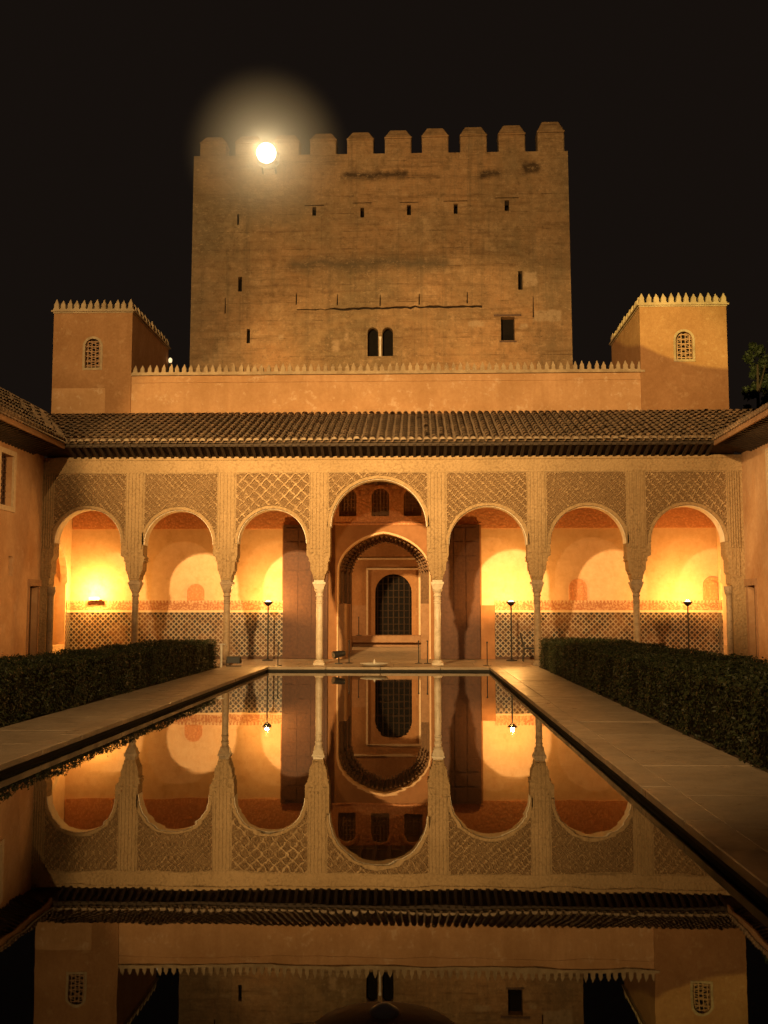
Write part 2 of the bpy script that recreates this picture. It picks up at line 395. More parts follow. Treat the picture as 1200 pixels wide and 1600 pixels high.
def slabs(mb, x0, x1, y0, y1, dx, dy, z0, z1, gap=.014, jz=.004):
    nx = max(1, round((x1 - x0) / dx)); y = y0
    while y < y1 - .05:
        ly = min(dy * random.uniform(.8, 1.25), y1 - y)
        if y1 - y - ly < .3: ly = y1 - y
        off = [0] + sorted((i + random.uniform(-.12, .12)) / nx for i in range(1, nx)) + [1]
        for i in range(nx):
            z = z1 + random.uniform(-jz, jz)
            mb.box(x0 + (x1 - x0) * off[i] + gap / 2, x0 + (x1 - x0) * off[i + 1] - gap / 2, y + gap / 2, y + ly - gap / 2, z0, z)
        y += ly
k = MB()       # marble coping that overhangs the water
for sx in (-1, 1):
    a, c = sorted((sx * (PX - .035), sx * (PX + .30))); slabs(k, a, c, PY0 - .3, PY1 + .35, 1, 1.9, -.068, 0.012)
slabs(k, -PX + .04, PX - .04, PY1 - .03, PY1 + .35, 1.7, .5, -.068, .012); slabs(k, -PX + .04, PX - .04, PY0 - .3, PY0 + .03, 1.7, .5, -.068, .012)
put(k.build('pool_coping', M['paving'], bevel=.008), kind='structure')
p = MB()
for (x0, x1) in ((-5.12, -PX - .305), (PX + .305, 5.17)): slabs(p, x0, x1, -4, PY1 + .35, .9, 1.7, -.05, 0)
slabs(p, XL, XR, PY1 + .36, YB + .2, 1.5, 1.15, -.05, 0); slabs(p, -PX - .3, PX + .3, -4, PY0 - .31, 1.6, 1.2, -.05, 0)
slabs(p, XL, -7.0, -4, PY1 + .35, 1.4, 1.4, -.05, 0); slabs(p, 7.6, XR, -4, PY1 + .35, 1.4, 1.4, -.05, 0)
put(p.build('court_pavement', M['paving'], bevel=.006), kind='structure')

# ------------------------------------------------------------------ PORTICO
portico = thing('portico', 'carved plaster arcade of seven round arches on slender columns across the end of the pool', 'arcade', (0, YA0, 0))
colx = [W(x, 1035, YA0)[0] for x in (206, 351, 497.5, 684, 842, 999)]
bays = []   # (xl, xr, apex z)
for (pl, pr, pa) in ((84, 189, 795), (224, 333, 797), (371, 479, 795), (516, 667, 748), (701, 824, 790), (860, 979, 790), (1017, 1133, 789)):
    bays.append((W(pl, 850, YA0)[0], W(pr, 850, YA0)[0], W((pl + pr) / 2, pa, YA0)[1]))
def pier_steps(i, side):
    """(dx from column centre, z) from arch spring down to the impost"""
    return [(.36, 3.60), (.335, 3.53), (.36, 3.48), (.30, 3.44), (.285, 3.16), (.25, 3.12), (.235, 3.04), (.20, 3.0), (.185, 2.88), (.155, 2.84)]
op = []     # outline from left to right along the underside
ends = [-11.36] + colx + [11.72]
outline = [(XL - .6, ZE), (XL - .6, 0), (-11.28, 0), (-11.28, 2.6), (-11.22, 2.7), (-11.22, 3.0), (-11.16, 3.1), (-11.16, 3.5)]
arch_pts = []
for i, (xl, xr, za) in enumerate(bays):
    r = (xr - xl) / 2; cx = (xl + xr) / 2; zc = za - r
    if i > 0:
        c = colx[i - 1]
        for dx, z in reversed(pier_steps(i, 1)): outline.append((c + dx * (1 if i != 3 and i != 4 else 1), z))
    pts = arc(cx, zc, r, math.pi, 0, 40)
    outline.append((xl, 3.66)); outline += pts; outline.append((xr, 3.66))
    arch_pts.append((cx, zc, r))
    if i < 6:
        c = colx[i]
        for dx, z in pier_steps(i, -1): outline.append((c - dx, z))
outline += [(11.55, 3.5), (11.55, 3.1), (11.61, 3.0), (11.61, 2.7), (11.68, 2.6), (11.68, 0), (XR + .6, 0), (XR + .6, ZE)]
f = MB(); f.wall(outline[::-1], [], YA0, YA1); f.build('arcade_wall', M['facade'], portico)
# archivolt rims
for i, (cx, zc, r) in enumerate(arch_pts):
    a = MB()
    o_ = arc(cx, zc, r + .10, 0, math.pi, 40); i_ = arc(cx, zc, r + .004, math.pi, 0, 40)
    a.wall(o_ + i_, [], YA0 - .035, YA0 + .02); a.build('archivolt', M['facade'], portico)
# added pale lining, lamp glow on each arch soffit put into its colour
    a = MB(); p0 = [(xz[0], xz[1]) for xz in arc(cx, zc, r - .003, 0, math.pi, 40)]; p1 = arc(cx, zc, r - .02, math.pi, 0, 40)
    a.wall(p0 + p1, [], YA0 + .03, YA1 - .02); a.build('arch_soffit', M['soffit_bright'], portico, False)
# vertical ribbed pilasters above the columns, frieze band
for c in colx + [-11.33, 11.78]:
    mb = MB(); half = .30 if abs(c) < 11 else .2
    mb.box(c - half, c + half, YA0 - .035, YA0 + .02, 3.75, 6.46)
    for q in (-.8, -.4, 0, .4, .8):
        mb.box(c + half * q - .022, c + half * q + .022, YA0 - .075, YA0 - .03, 3.9, 6.46)
    mb.box(c - .17, c + .17, YA0 - .03, YA0 + .02, 2.9, 3.755)
    for q in (-.12, 0, .12): mb.box(c + q - .02, c + q + .02, YA0 - .06, YA0 - .025, 2.95, 3.905)
    mb.build('pilaster', M['facade'], portico)
fb = MB(); fb.box(XL, XR, YA0 - .04, YA0 + .02, 6.465, 6.56); fb.box(XL, XR, YA0 - .025, YA0 + .02, 6.56, 6.9); fb.box(XL, XR, YA0 - .06, YA0 + .02, 6.9, 7.0)
fb.build('frieze', M['facade'], portico)
# carved sebka panels: real relief
def relief(x0, x1, z0, z1, arch, kind, name='stucco_panel', parent=None, y=YA0, cell=.015, depth=.075):
    nx = int((x1 - x0) / cell); nz = int((z1 - z0) / cell)
    X, Z = np.meshgrid(np.linspace(x0, x1, nx), np.linspace(z0, z1, nz))
    cx, zc, r = arch
    a, bq = kind['a'], kind['b']
    xx = (X - cx) / a; zz = (Z - z1) / bq
    lob = .10 * np.sin(2 * np.pi * (xx * 2)) * kind.get('lobe', 1)
    u = xx + zz + lob; v = xx - zz - lob
    du = np.abs((u % 1) - .5); dv = np.abs((v % 1) - .5)
    ridge = np.maximum(np.clip((du - .36) / .08, 0, 1), np.clip((dv - .36) / .08, 0, 1))
    # leaf fill inside each lozenge
    lu = (u % 1) - .5; lv = (v % 1) - .5
    rad = np.hypot(lu, lv); ang = np.arctan2(lu, lv)
    leaf = np.clip(1 - np.abs(rad - .22 - .07 * np.cos(kind.get('k', 4) * ang)) / .07, 0, 1)
    dot = np.clip(1 - rad / .09, 0, 1)
    fine = .5 + .5 * np.sin(X * 2 * np.pi / .088 + 2 * np.sin(Z * 13)) * np.sin(Z * 2 * np.pi / .094 + 1.7 * np.sin(X * 11))
    def vnoise(sc):
        g_ = rng.random((int((z1 - z0) / sc) + 3, int((x1 - x0) / sc) + 3))
        fx_ = (X - x0) / sc; fz_ = (Z - z0) / sc; ix = fx_.astype(int); iz = fz_.astype(int); tx = fx_ - ix; tz = fz_ - iz
        tx = tx * tx * (3 - 2 * tx); tz = tz * tz * (3 - 2 * tz)
        return (g_[iz, ix] * (1 - tx) + g_[iz, ix + 1] * tx) * (1 - tz) + (g_[iz + 1, ix] * (1 - tx) + g_[iz + 1, ix + 1] * tx) * tz
    wear = vnoise(.45); grain = vnoise(.045)
    H = np.clip(np.maximum(ridge * kind.get('ridge', .9), .70 * np.maximum(leaf, dot)) * (.55 + .6 * wear) + .55 * (fine - .5) + .75 * (grain - .5), 0, 1)
    fr = np.minimum.reduce([X - x0, x1 - X, z1 - Z]); rim = np.hypot(X - cx, Z - zc) - r
    rim = np.where(Z < zc, np.abs(X - cx) - r, rim)
    H = np.where(fr < .03, .55, H)
    ok = rim > .105
    idx = -np.ones(X.shape, int); idx[ok] = np.arange(ok.sum())
    V = np.stack([X[ok], y - .004 - depth * H[ok], Z[ok]], 1)
    q = ok[:-1, :-1] & ok[1:, :-1] & ok[:-1, 1:] & ok[1:, 1:]
    Fq = np.stack([idx[:-1, :-1][q], idx[:-1, 1:][q], idx[1:, 1:][q], idx[1:, :-1][q]], 1)
    me = bpy.data.meshes.new(name); me.from_pydata(V.tolist(), [], Fq.tolist()); me.update()
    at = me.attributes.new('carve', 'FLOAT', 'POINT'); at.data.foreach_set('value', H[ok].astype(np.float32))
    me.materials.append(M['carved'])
    o = bpy.data.objects.new(name, me); COL.objects.link(o); o.parent = parent; o.matrix_parent_inverse = Matrix.Translation(-parent.location)
    return o
edges = [-11.33] + colx + [11.78]
kinds = [dict(a=.24, b=.28, k=4, ridge=.6), dict(a=.22, b=.22, k=6, lobe=.6, ridge=.6), dict(a=.40, b=.40, k=8, lobe=.35), dict(a=.36, b=.36, k=8, lobe=.3, ridge=.6), dict(a=.28, b=.26, k=4, ridge=.8), dict(a=.20, b=.20, k=6, lobe=.5, ridge=.5), dict(a=.30, b=.36, k=4, ridge=.7)]
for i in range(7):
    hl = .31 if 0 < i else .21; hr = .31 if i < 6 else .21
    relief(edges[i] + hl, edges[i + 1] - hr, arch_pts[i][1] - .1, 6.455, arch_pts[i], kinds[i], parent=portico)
# columns: shaft > capital, base
def column(x):
    mt = M['marble'] if abs(x) < 3 else M['marble_dark']
    s = MB(); s.lathe(x, YA0 + .27, [(.115, .16), (.118, .5), (.112, 1.4), (.106, 2.28)], 18); sh = s.build('column', mt, portico, True)
    c = MB(); c.lathe(x, YA0 + .27, [(.12, 2.28), (.135, 2.31), (.12, 2.34), (.112, 2.36), (.115, 2.40), (.15, 2.46), (.165, 2.52)], 18)
    c.frustum(x, YA0 + .27, 2.52, 2.70, .145, .145, .20, .20); c.box(x - .215, x + .215, YA0 + .055, YA0 + .485, 2.70, 2.77); c.box(x - .165, x + .165, YA0 + .04, YA0 + .5, 2.77, 2.85)
    for q in (2.05, 2.12): c.lathe(x, YA0 + .27, [(.108, q), (.124, q + .012), (.124, q + .03), (.108, q + .042)], 18, False)
    b_ = MB(); b_.box(x - .19, x + .19, YA0 + .08, YA0 + .46, 0, .07); b_.lathe(x, YA0 + .27, [(.18, .07), (.185, .10), (.15, .13), (.13, .165)], 18)
    for mb, nm in ((c, 'capital'), (b_, 'base')):
        o = mb.build(nm, mt, None, False); o.parent = sh; o.matrix_parent_inverse = Matrix.Identity(4)
        # sh's local space equals world space shifted by nothing (its verts are world coords under portico inverse)
    return sh
for x in colx: column(x)
# engaged end columns
for x in (-11.2, 11.6):
    s = MB(); s.lathe(x, YA0 + .2, [(.16, .0), (.16, .1), (.105, .16), (.10, 2.3), (.15, 2.42), (.16, 2.62)], 14); s.build('engaged_column', M['marble_dark'], portico, False)
# gallery ceiling + end walls with niche
ce = MB(); ce.box(XL - .6, XR + .6, YA1 - .002, YB + .002, 6.75, 6.9)
for i in range(46): x = XL + .25 + i * .52; ce.box(x - .07, x + .07, YA1 + .002, YB - .002, 6.6, 6.752)
ce.build('gallery_ceiling', M['wood'], portico)
for sx, x in ((-1, -12.02), (1, 12.5)):
    fn = lambda u, t, w_: (t, u, w_)
    ew = MB(); ew.wall(rectl(YA1 + .003, YB - .003, 0, 6.745), [arched(36.75, 39.75, .55, 4.35)], x, x + sx * .2, fn)
    ew.build('gallery_end_wall', M['back'], portico)
    nb = MB(); nb.wall(rectl(36.6, 39.9, .4, 4.5), [], x + sx * .9, x + sx * 1.0, fn)
    for q in (36.72, 39.78): nb.box(min(x + sx * .2, x + sx * .9), max(x + sx * .2, x + sx * .9), q - .03, q + .03, .4, 4.4)
    nb.box(min(x + sx * .2, x + sx * .9), max(x + sx * .2, x + sx * .9), 36.6, 39.9, 4.36, 4.42)
    nb.build('end_niche', M['back'], portico)
    nf = MB(); nf.wall(arched(36.6, 39.9, .55, 4.5), [arched(36.78, 39.72, .5501, 4.32)], x - sx * .05, x + sx * .01, fn) if False else None
    tr = MB(); tr.wall(arc(38.25, 2.85, 1.66, 0, math.pi, 30) + arc(38.25, 2.85, 1.5, math.pi, 0, 30), [], x - sx * .05, x + sx * .01, fn); tr.build('niche_trim', M['pale'], portico)
    for (ya, yb) in ((YA1 + .003, 36.7), (39.8, YB - .085)): dd = MB(); dd.wall(rectl(ya, yb, 0, 1.75), [], x - sx * .03, x + sx * .01, fn); dd.build('tile_dado', M['dado'], portico)
    for (ya, yb) in ((YA1 + .003, 36.7), (39.8, YB - .085)): cr = MB(); cr.wall(rectl(ya, yb, 1.75, 2.2), [], x - sx * .04, x + sx * .01, fn); cr.build('cresting_band', M['cresting'], portico)
# tiled roof
def tile_rows(rows, pitch, to_xyz, mb, ends, under, seg=.43, hole=0):
    """rows: (u along eave, t0, t1 along slope plan distance); to_xyz(u, t, lift)"""
    for (u, t0, t1) in rows:
        n = max(1, int(round((t1 - t0) / seg))); L = (t1 - t0) / n
        ju = random.uniform(-.012, .012)
        for j in range(n):
            a, b2 = t0 + j * L - .05 * (j > 0), t0 + (j + 1) * L
            r0, r1 = pitch * .40 * random.uniform(.95, 1.05), pitch * .30
            du = ju + random.uniform(-.012, .012); l0 = .028 + random.uniform(0, .016) + (random.random() > .97) * .025
            vs = []
            for (t, r, l) in ((a, r0, l0), (b2, r1, .0)):
                for q in range(6):
                    an = math.pi * q / 5; vs.append(to_xyz(u + du + r * math.cos(an), t, l + r * .85 * math.sin(an)))
            mb.add(vs, [(q, q + 1, q + 7, q + 6) for q in range(5)])
            if j == 0:
                e = [to_xyz(u + du + r0 * .98 * math.cos(math.pi * q / 7), a + .015, l0 + r0 * .83 * math.sin(math.pi * q / 7)) for q in range(8)]
                ends.add(e, [tuple(range(8))])
                # hanging end of the channel tile beside it
                um = u + pitch / 2
                e2 = [to_xyz(um + pitch * .26 * math.cos(math.pi + math.pi * q / 5), t0 - .05, .03 + pitch * .24 * math.sin(math.pi + math.pi * q / 5)) for q in range(6)]
                e3 = [to_xyz(um + pitch * .26 * math.cos(math.pi + math.pi * q / 5), t0 + .3, .03 + pitch * .24 * math.sin(math.pi + math.pi * q / 5)) for q in range(6)]
                mb.add(e2 + e3, [(q, q + 1, q + 7, q + 6) for q in range(5)])
YE, ZEV = 34.72, 7.40; SL = (9.39 - ZEV) / (YB - YE)
XEL, XER = -10.5, 10.95; SLW = .74; SRW = .46
def roof_part(name, rows, pitch, fn, parent, under_quads):
    mb = MB(); en = MB(); tile_rows(rows, pitch, fn, mb, en, None)
    for q in under_quads: mb.add(q, [(0, 1, 2, 3)] if len(q) == 4 else [(0, 1, 2)])
    o = mb.build(name, M['tile'], parent, False, fix=False)
    e = en.build('tile_end', M['mortar'], None, fix=False); e.parent = o; e['kind'] = 'stuff'
    return o
rows = []; x = -15.9
while x < 16.5:
    t0 = 0
    if x < XEL: t0 = (XEL - x) * SLW / SL * .5
    if x > XER: t0 = (x - XER) * SRW / SL * .8
    if t0 < YB - YE - .3: rows.append((x, t0, YB - YE))
    x += .257
P_ = lambda u, t, l: (u, YE + t - l * SL * .9, ZEV + t * SL + l)
roof_part('tile_roof', rows, .257, P_, portico, [[(-16, YE + .02, ZEV - .035), (16.5, YE + .02, ZEV - .035), (16.5, YB, 9.39 - .035), (-16, YB, 9.39 - .035)]])
so = MB()
so.add([(XEL - .9, YE + .05, ZEV - .06), (XER + .9, YE + .05, ZEV - .06), (XER + .9, YA0 + .1, 7.03), (XEL - .9, YA0 + .1, 7.03)], [(0, 1, 2, 3)])
so.box(XEL - .3, XER + .3, YE + .06, YE + .1, ZEV - .16, ZEV - .062)
for i in range(84):
    x = XEL + .1 + i * .257
    so.add([(x - .05, YE + .02, ZEV - .13), (x + .05, YE + .02, ZEV - .13), (x + .05, YA0 + .02, 6.93), (x - .05, YA0 + .02, 6.93),
            (x - .05, YE + .02, ZEV - .05), (x + .05, YE + .02, ZEV - .05), (x + .05, YA0 + .02, 7.05), (x - .05, YA0 + .02, 7.05)],
           [(0, 1, 2, 3), (4, 7, 6, 5), (0, 4, 5, 1), (1, 5, 6, 2), (3, 2, 6, 7), (0, 3, 7, 4)])
so.build('eave_soffit', M['eave'], portico)

# ------------------------------------------------------------------ PALACE HALL behind the gallery
hall = thing('palace_hall', 'long ochre hall behind the arcade with tiled dado, pointed portal and toothed parapet', 'building', (0, YB, 0))
# portal outline (pointed, scalloped)
def portal(hw, zs, za, n=18, scal=0.0, k=11):
    pts = []
    for i in range(n + 1):
        a = math.pi / 2 * i / n; pts.append((hw * math.cos(a), zs + (za - zs) * (.90 * math.sin(a) + .10 * (1 - math.cos(a)) ** 1.5)))
    if scal:
        q = []
        for a, b2 in zip(pts[:-1], pts[1:]):
            for s in range(4):
                t = s / 4; d = math.hypot(a[0], a[1] - zs)
                px, pz = a[0] + (b2[0] - a[0]) * t, a[1] + (b2[1] - a[1]) * t
                m = 1 - scal * abs(math.sin(math.pi * t)) / max(.6, math.hypot(px, pz - zs)); q.append((px * m, zs + (pz - zs) * m))
        pts = q + [pts[-1]]
    left = [(-x, z) for x, z in pts[:-1]]
    return [(-hw, 0)] + left + [(0, pts[-1][1])] + list(reversed(pts[:-1])) + [(hw, 0)]
def notch(outer_l, outer_r, z1, port, off=0.0):
    """wall outline with a portal notch open to the floor"""
    p2 = [(x + off, z) for x, z in port]
    return [(outer_l, 0)] + p2 + [(outer_r, 0), (outer_r, z1), (outer_l, z1)]
bw = MB()
wins = [(-1.74, -1.08), (-.50, .17), (.72, 1.40)]
bw.wall(notch(-12.9, 13.0, 6.9, portal(1.72, 3.3, 4.74), -.04), [arched(a, b2, 5.4, 6.48) for a, b2 in wins], YB, YB + .5)
bw.build('gallery_wall', M['back'], hall)
fz = MB()
for (a, b2) in ((-12.0, -3.9), (3.66, 12.48)): fz.box(a, b2, YB - .03, YB + .01, 4.93, 6.595)
fz.wall(rectl(-3.9, 3.66, 5.13, 6.595), [arched(a, b2, 5.4, 6.48) for a, b2 in wins], YB - .03, YB + .01)
fz.box(-3.9, 3.66, YB - .05, YB + .01, 5.07, 5.13)
fz.build('painted_frieze', M['redband'], hall)
pw = MB()   # brown render over the central part round the portal
pw.wall(notch(-3.9, 3.66, 5.065, portal(1.78, 3.3, 4.82), -.04), [], YB - .012, YB + .01); pw.build('portal_surround', M['brownpanel'], hall)
for (a, b2) in wins:
    t = MB(); c = (a + b2) / 2; r = (b2 - a) / 2
    t.wall(arc(c, 6.48 - r, r + .10, 0, math.pi, 16) + arc(c, 6.48 - r, r + .02, math.pi, 0, 16), [], YB - .06, YB); fo = t.build('window', M['redband'], hall)
    pn = MB(); pn.box(a - .05, b2 + .05, YB + .12, YB + .16, 5.3, 6.55)
    for q in range(5): pn.box(a + (b2 - a) * (q + .5) / 5 - .02, a + (b2 - a) * (q + .5) / 5 + .02, YB + .06, YB + .122, 5.38, 6.5)
    for q in range(7): z = 5.45 + q * .15; pn.box(a, b2, YB + .07, YB + .12, z - .012, z + .012)
    pn = pn.build('lattice', M['jamb'], None); pn.parent = fo
# muqarnas layers stepping in behind the wall
for j, (hw, za, y0, y1, sc) in enumerate(((1.69, 4.72, 40.8, 41.3, .10), (1.61, 4.70, 41.3, 42.0, .09), (1.50, 4.68, 42.0, 42.8, .08), (1.40, 4.64, 42.8, 43.5, .06))):
    q = MB(); q.wall(notch(-2.3, 2.2, 5.0, portal(hw, 3.36, za, 14, sc), -.04), [], y0 + .001, y1); q.build('muqarnas_arch', M['muq'], hall)
for sx in (-1, 1):
    q = MB(); xs = sorted((-.04 + sx * 1.72, -.04 + sx * 1.41)); q.box(xs[0], xs[1], YB + .12, 43.55, 0, 2.08)
    q.build('portal_pedestal', M['jamb'], hall)
# tile dado, cresting, ledge
for (a, b2) in ((-12.0, -3.27), (4.15, 12.48)):
    d = MB(); d.box(a, b2, YB - .06, YB + .005, .10, 1.75); d.build('tile_dado', M['dado'], hall)
    d = MB(); d.box(a, b2, YB - .075, YB + .005, 1.75, 1.83); d.box(a, b2, YB - .05, YB + .005, 1.83, 2.2); d.build('cresting_band', M['cresting'], hall)
    d = MB(); d.box(a, b2, YB - .08, YB + .005, 0, .10); d.build('skirting', M['wood'], hall)
# great door leaves folded against the wall
for (a, b2) in ((-3.85, -2.15), (2.05, 3.59)):
    d = MB(); d.box(a, b2, YB - .16, YB - .065, .02, 5.05)
    n_ = 9
    for r_ in range(n_):
        for c_ in range(3):
            x0 = a + .08 + (b2 - a - .16) / 3 * c_ + .03; x1 = a + .08 + (b2 - a - .16) / 3 * (c_ + 1) - .03; z0 = .12 + 4.85 / n_ * r_ + .03; z1 = .12 + 4.85 / n_ * (r_ + 1) - .03
            d.box(x0, x1, YB - .178, YB - .158, z0, z1)
    d.build('door_leaf', M['doorwood'], hall)
d = MB(); d.box(3.62, 4.145, YB - .055, YB - .014, 0, 2.02); d.build('plain_panel', M['brownpanel'], hall)
# small round plaques on the back wall
for (px, py) in ((306, 927), (903, 919), (1112, 916)):
    x, z = W(px, py, YB)
    q = MB(); q.wall(arched(x - .33, x + .33, 2.2, z + .36), [], YB - .05, YB + .004); q.wall(arched(x - .2, x + .2, 2.22, z + .2), [], YB - .085, YB - .04); q.build('wall_plaque', M['redband'], hall)
# hall interior
hi = MB(); hi.wall(rectl(-6, 6, -.02, 6.9), [arched(-.60, .98, .78, 3.40)], 46.0, 46.45); hi.build('inner_wall', M['turret'], hall)
for q in (-6.2, 6): hi = MB(); hi.box(q, q + .2, YB + .51, 46.4, 0, 6.9); hi.build('hall_side_wall', M['turret'], hall)
hi = MB(); hi.box(-6.2, 6.2, YB + .5, 46.4, 6.9, 7.0); hi.build('hall_ceiling', M['wood'], hall)
hi = MB(); hi.box(-.98, -.90, 45.94, 46.01, .78, 3.66); hi.box(1.28, 1.36, 45.94, 46.01, .78, 3.66); hi.box(-.9, 1.28, 45.94, 46.01, 3.58, 3.66); hi.box(-2.4, 2.4, 45.96, 46.01, 4.02, 4.10); hi.build('door_frame', M['pale'], hall)
hi = MB(); hi.box(-6, -.98, 45.95, 46.01, .78, 2.05); hi.box(1.36, 6, 45.95, 46.01, .78, 2.05); hi.build('inner_dado', M['jamb'], hall)
dr = MB(); dr.box(-.62, 1.0, 46.2, 46.28, .78, 3.42); dd_ = dr.build('door', M['dark'], hall)
dl = MB()
for q in range(7): x = -.5 + q * .23; dl.box(x - .025, x + .025, 46.12, 46.2, .8, 3.35)
for q in range(9): z = .95 + q * .29; dl.box(-.6, .98, 46.14, 46.195, z - .02, z + .02)
dl = dl.build('lattice', M['void'], None); dl.parent = dd_
# sloping hall floor, landing slab with overhang
fl = MB(); fl.add([(-6, YB + .2, 0.0), (6, YB + .2, 0.0), (6, 44.6, .31), (-6, 44.6, .31)], [(0, 1, 2, 3)]); fl.add([(-6, 44.6, .31), (6, 44.6, .31), (6, 46.2, .32), (-6, 46.2, .32)], [(0, 1, 2, 3)]); put(fl.build('hall_floor', M['paving']), kind='structure')
st = MB(); st.box(-2.6, 2.6, 44.6, 46.0, .50, .775); st.box(-2.5, 2.5, 44.95, 46.0, .3, .50); st.build('door_step', M['jamb'], hall)
# upper wall and parapet
uw = MB(); uw.box(-9.86, 9.80, YB, YB + .5, 6.9, 10.9); uw.box(-9.86, 9.80, YB - .03, YB + .02, 10.62, 10.68); uw.build('parapet_wall', M['parapet'], hall)
cp = MB(); cp.box(-9.84, 9.95, YB - .10, YB + .6, 10.9, 10.98); cp.box(-9.84, 9.92, YB - .05, YB + .55, 10.98, 11.03); cp.build('parapet_coping', M['merlon'], hall)
rf = MB(); rf.box(-9.86, 9.8, YB + .5, YT - .01, 9.9, 10.0); rf.build('flat_roof', M['brownpanel'], hall)
# toothed merlons
mm = MB(); mm.frustum(0, 0, 0, .05, .10, .10, .095, .095); mm.frustum(0, 0, .05, .20, .082, .082, .082, .082); mm.frustum(0, 0, .20, .24, .07, .07, .065, .065); mm.frustum(0, 0, .24, .37, .055, .055, .012, .012)
tooth = mm.build('merlon', M['merlon'], hall); tooth_me = tooth.data
n_t = 72
def place(o, parent, loc, s=1, rz=0):
    o.parent = parent; o.matrix_parent_inverse = Matrix.Translation(-parent.location); o.location = loc; o.scale = (random.uniform(.9, 1.08) * s, s, random.uniform(.88, 1.08) * s); o.rotation_euler = (random.uniform(-.04, .04), random.uniform(-.05, .05), rz)
for i in range(n_t):
    o = tooth if i == 0 else tooth.copy()
    if i: COL.objects.link(o)
    place(o, hall, (-9.72 + i * (19.52 / (n_t - 1)) + random.uniform(-.02, .02), YB + .12, 11.028), .93)

# ------------------------------------------------------------------ TURRETS
def turret(x0, x1, wx0, wx1, wz0, wz1, label, zt, sloped):
    t = thing('turret', label, 'turret', ((x0 + x1) / 2, YB, 6.9), 'corner turrets beside the parapet')
    y1 = 46.2
    b_ = MB(); b_.wall(rectl(x0, x1, 6.9, zt), [arched(wx0, wx1, wz0, wz1)], YB - .06, YB + .35)
    b_.box(x0, x0 + .35, YB + .35, y1, 6.9, zt); b_.box(x1 - .35, x1, YB + .35, y1, 6.9, zt); b_.box(x0 + .35, x1 - .35, y1 - .35, y1, 6.9, zt); b_.box(x0 + .35, x1 - .35, YB + .35, y1 - .35, zt - .3, zt - .1)
    b_.build('wall', M['turret'], t)
    c = MB()
    for (a, b2, c0, d0, z0, z1) in ((x0 - .03, x1 + .03, YB - .09, y1 + .03, zt, zt + .05), (x0 - .09, x1 + .09, YB - .15, y1 + .09, zt + .05, zt + .11), (x0 - .03, x1 + .03, YB - .1, y1 + .03, zt + .11, zt + .16)): c.box(a, b2, c0, d0, z0, z1)
    c.build('cornice', M['merlon'], t)
    for i in range(12):
        o = bpy.data.objects.new('merlon', tooth_me); COL.objects.link(o); place(o, t, (x0 + .09 + i * (x1 - x0 - .18) / 11, YB + .02, zt + .155), 1.08)
        if 0 < i:
            for xx in (x0 + .09, x1 - .09):
                o = bpy.data.objects.new('merlon', tooth_me); COL.objects.link(o); place(o, t, (xx, YB + .02 + i * .54, zt + .155), 1.08)
    fr = MB(); fr.wall(arched(wx0 - .09, wx1 + .09, wz0 - .09, wz1 + .09), [arched(wx0 + .001, wx1 - .001, wz0 + .001, wz1 - .001)], YB - .085, YB - .05); wo = fr.build('window', M['merlon'], t)
    la = MB()
    for q in range(6):
        z = wz0 + (wz1 - wz0) * (q + .5) / 6; r = (wx1 - wx0) / 2
        hw = r if z < wz1 - r else math.sqrt(max(0, r * r - (z - wz1 + r) ** 2)); cxx = (wx0 + wx1) / 2
        la.box(cxx - hw, cxx + hw, YB + .04, YB + .07, z - .02, z + .02)
    for q in range(4):
        x = wx0 + (wx1 - wx0) * (q + .5) / 4; la.box(x - .018, x + .018, YB + .05, YB + .08, wz0, wz1 - .05)
    for q in range(5):
        z = wz0 + .1 + q * .2
        la.tube([(wx0 + .03, YB + .06, z), (wx1 - .03, YB + .06, z + .2)], .016, 5); la.tube([(wx1 - .03, YB + .06, z), (wx0 + .03, YB + .06, z + .2)], .016, 5)
    la = la.build('lattice', M['jamb'], None); la.parent = wo
    pn = MB(); pn.box(wx0 - .1, wx1 + .1, YB + .2, YB + .24, wz0 - .1, wz1 + .1); pn = pn.build('pane', M['dark'], None); pn.parent = wo
    return t
turret(-12.95, -9.85, -11.68, -11.08, 11.23, 12.38, 'left ochre turret with toothed cornice and a paler patch at its foot', 13.40, 0)
turret(9.80, 13.10, 11.15, 11.78, 11.38, 12.46, 'right ochre turret with toothed cornice and a single arched lattice window, no patch', 13.44, 0)
pt = MB(); pt.box(-12.93, -10.85, YB - .075, YB - .055, 9.3, 10.42); o = pt.build('pale_patch', M['parapet'], bpy.data.objects['turret'])  # paler rectangle over the foot of the left turret
# lit lantern on the far corner of the left turret
lt = thing('wall_lantern', 'tiny lit lantern on a bracket at the far corner of the left turret', 'lantern', (-9.85, 46.0, 12.6))
q = MB(); q.tube([(-9.85, 46.0, 12.3), (-9.72, 46.0, 12.75)], .025); q.box(-9.80, -9.62, 45.93, 46.07, 12.73, 12.77); q.build('bracket', M['iron'], lt)
q = MB(); q.lathe(-9.71, 46.0, [(.05, 12.77), (.085, 12.85), (.08, 12.95), (.03, 13.0)], 10); q.build('lantern_glass', M['lantern'], lt)

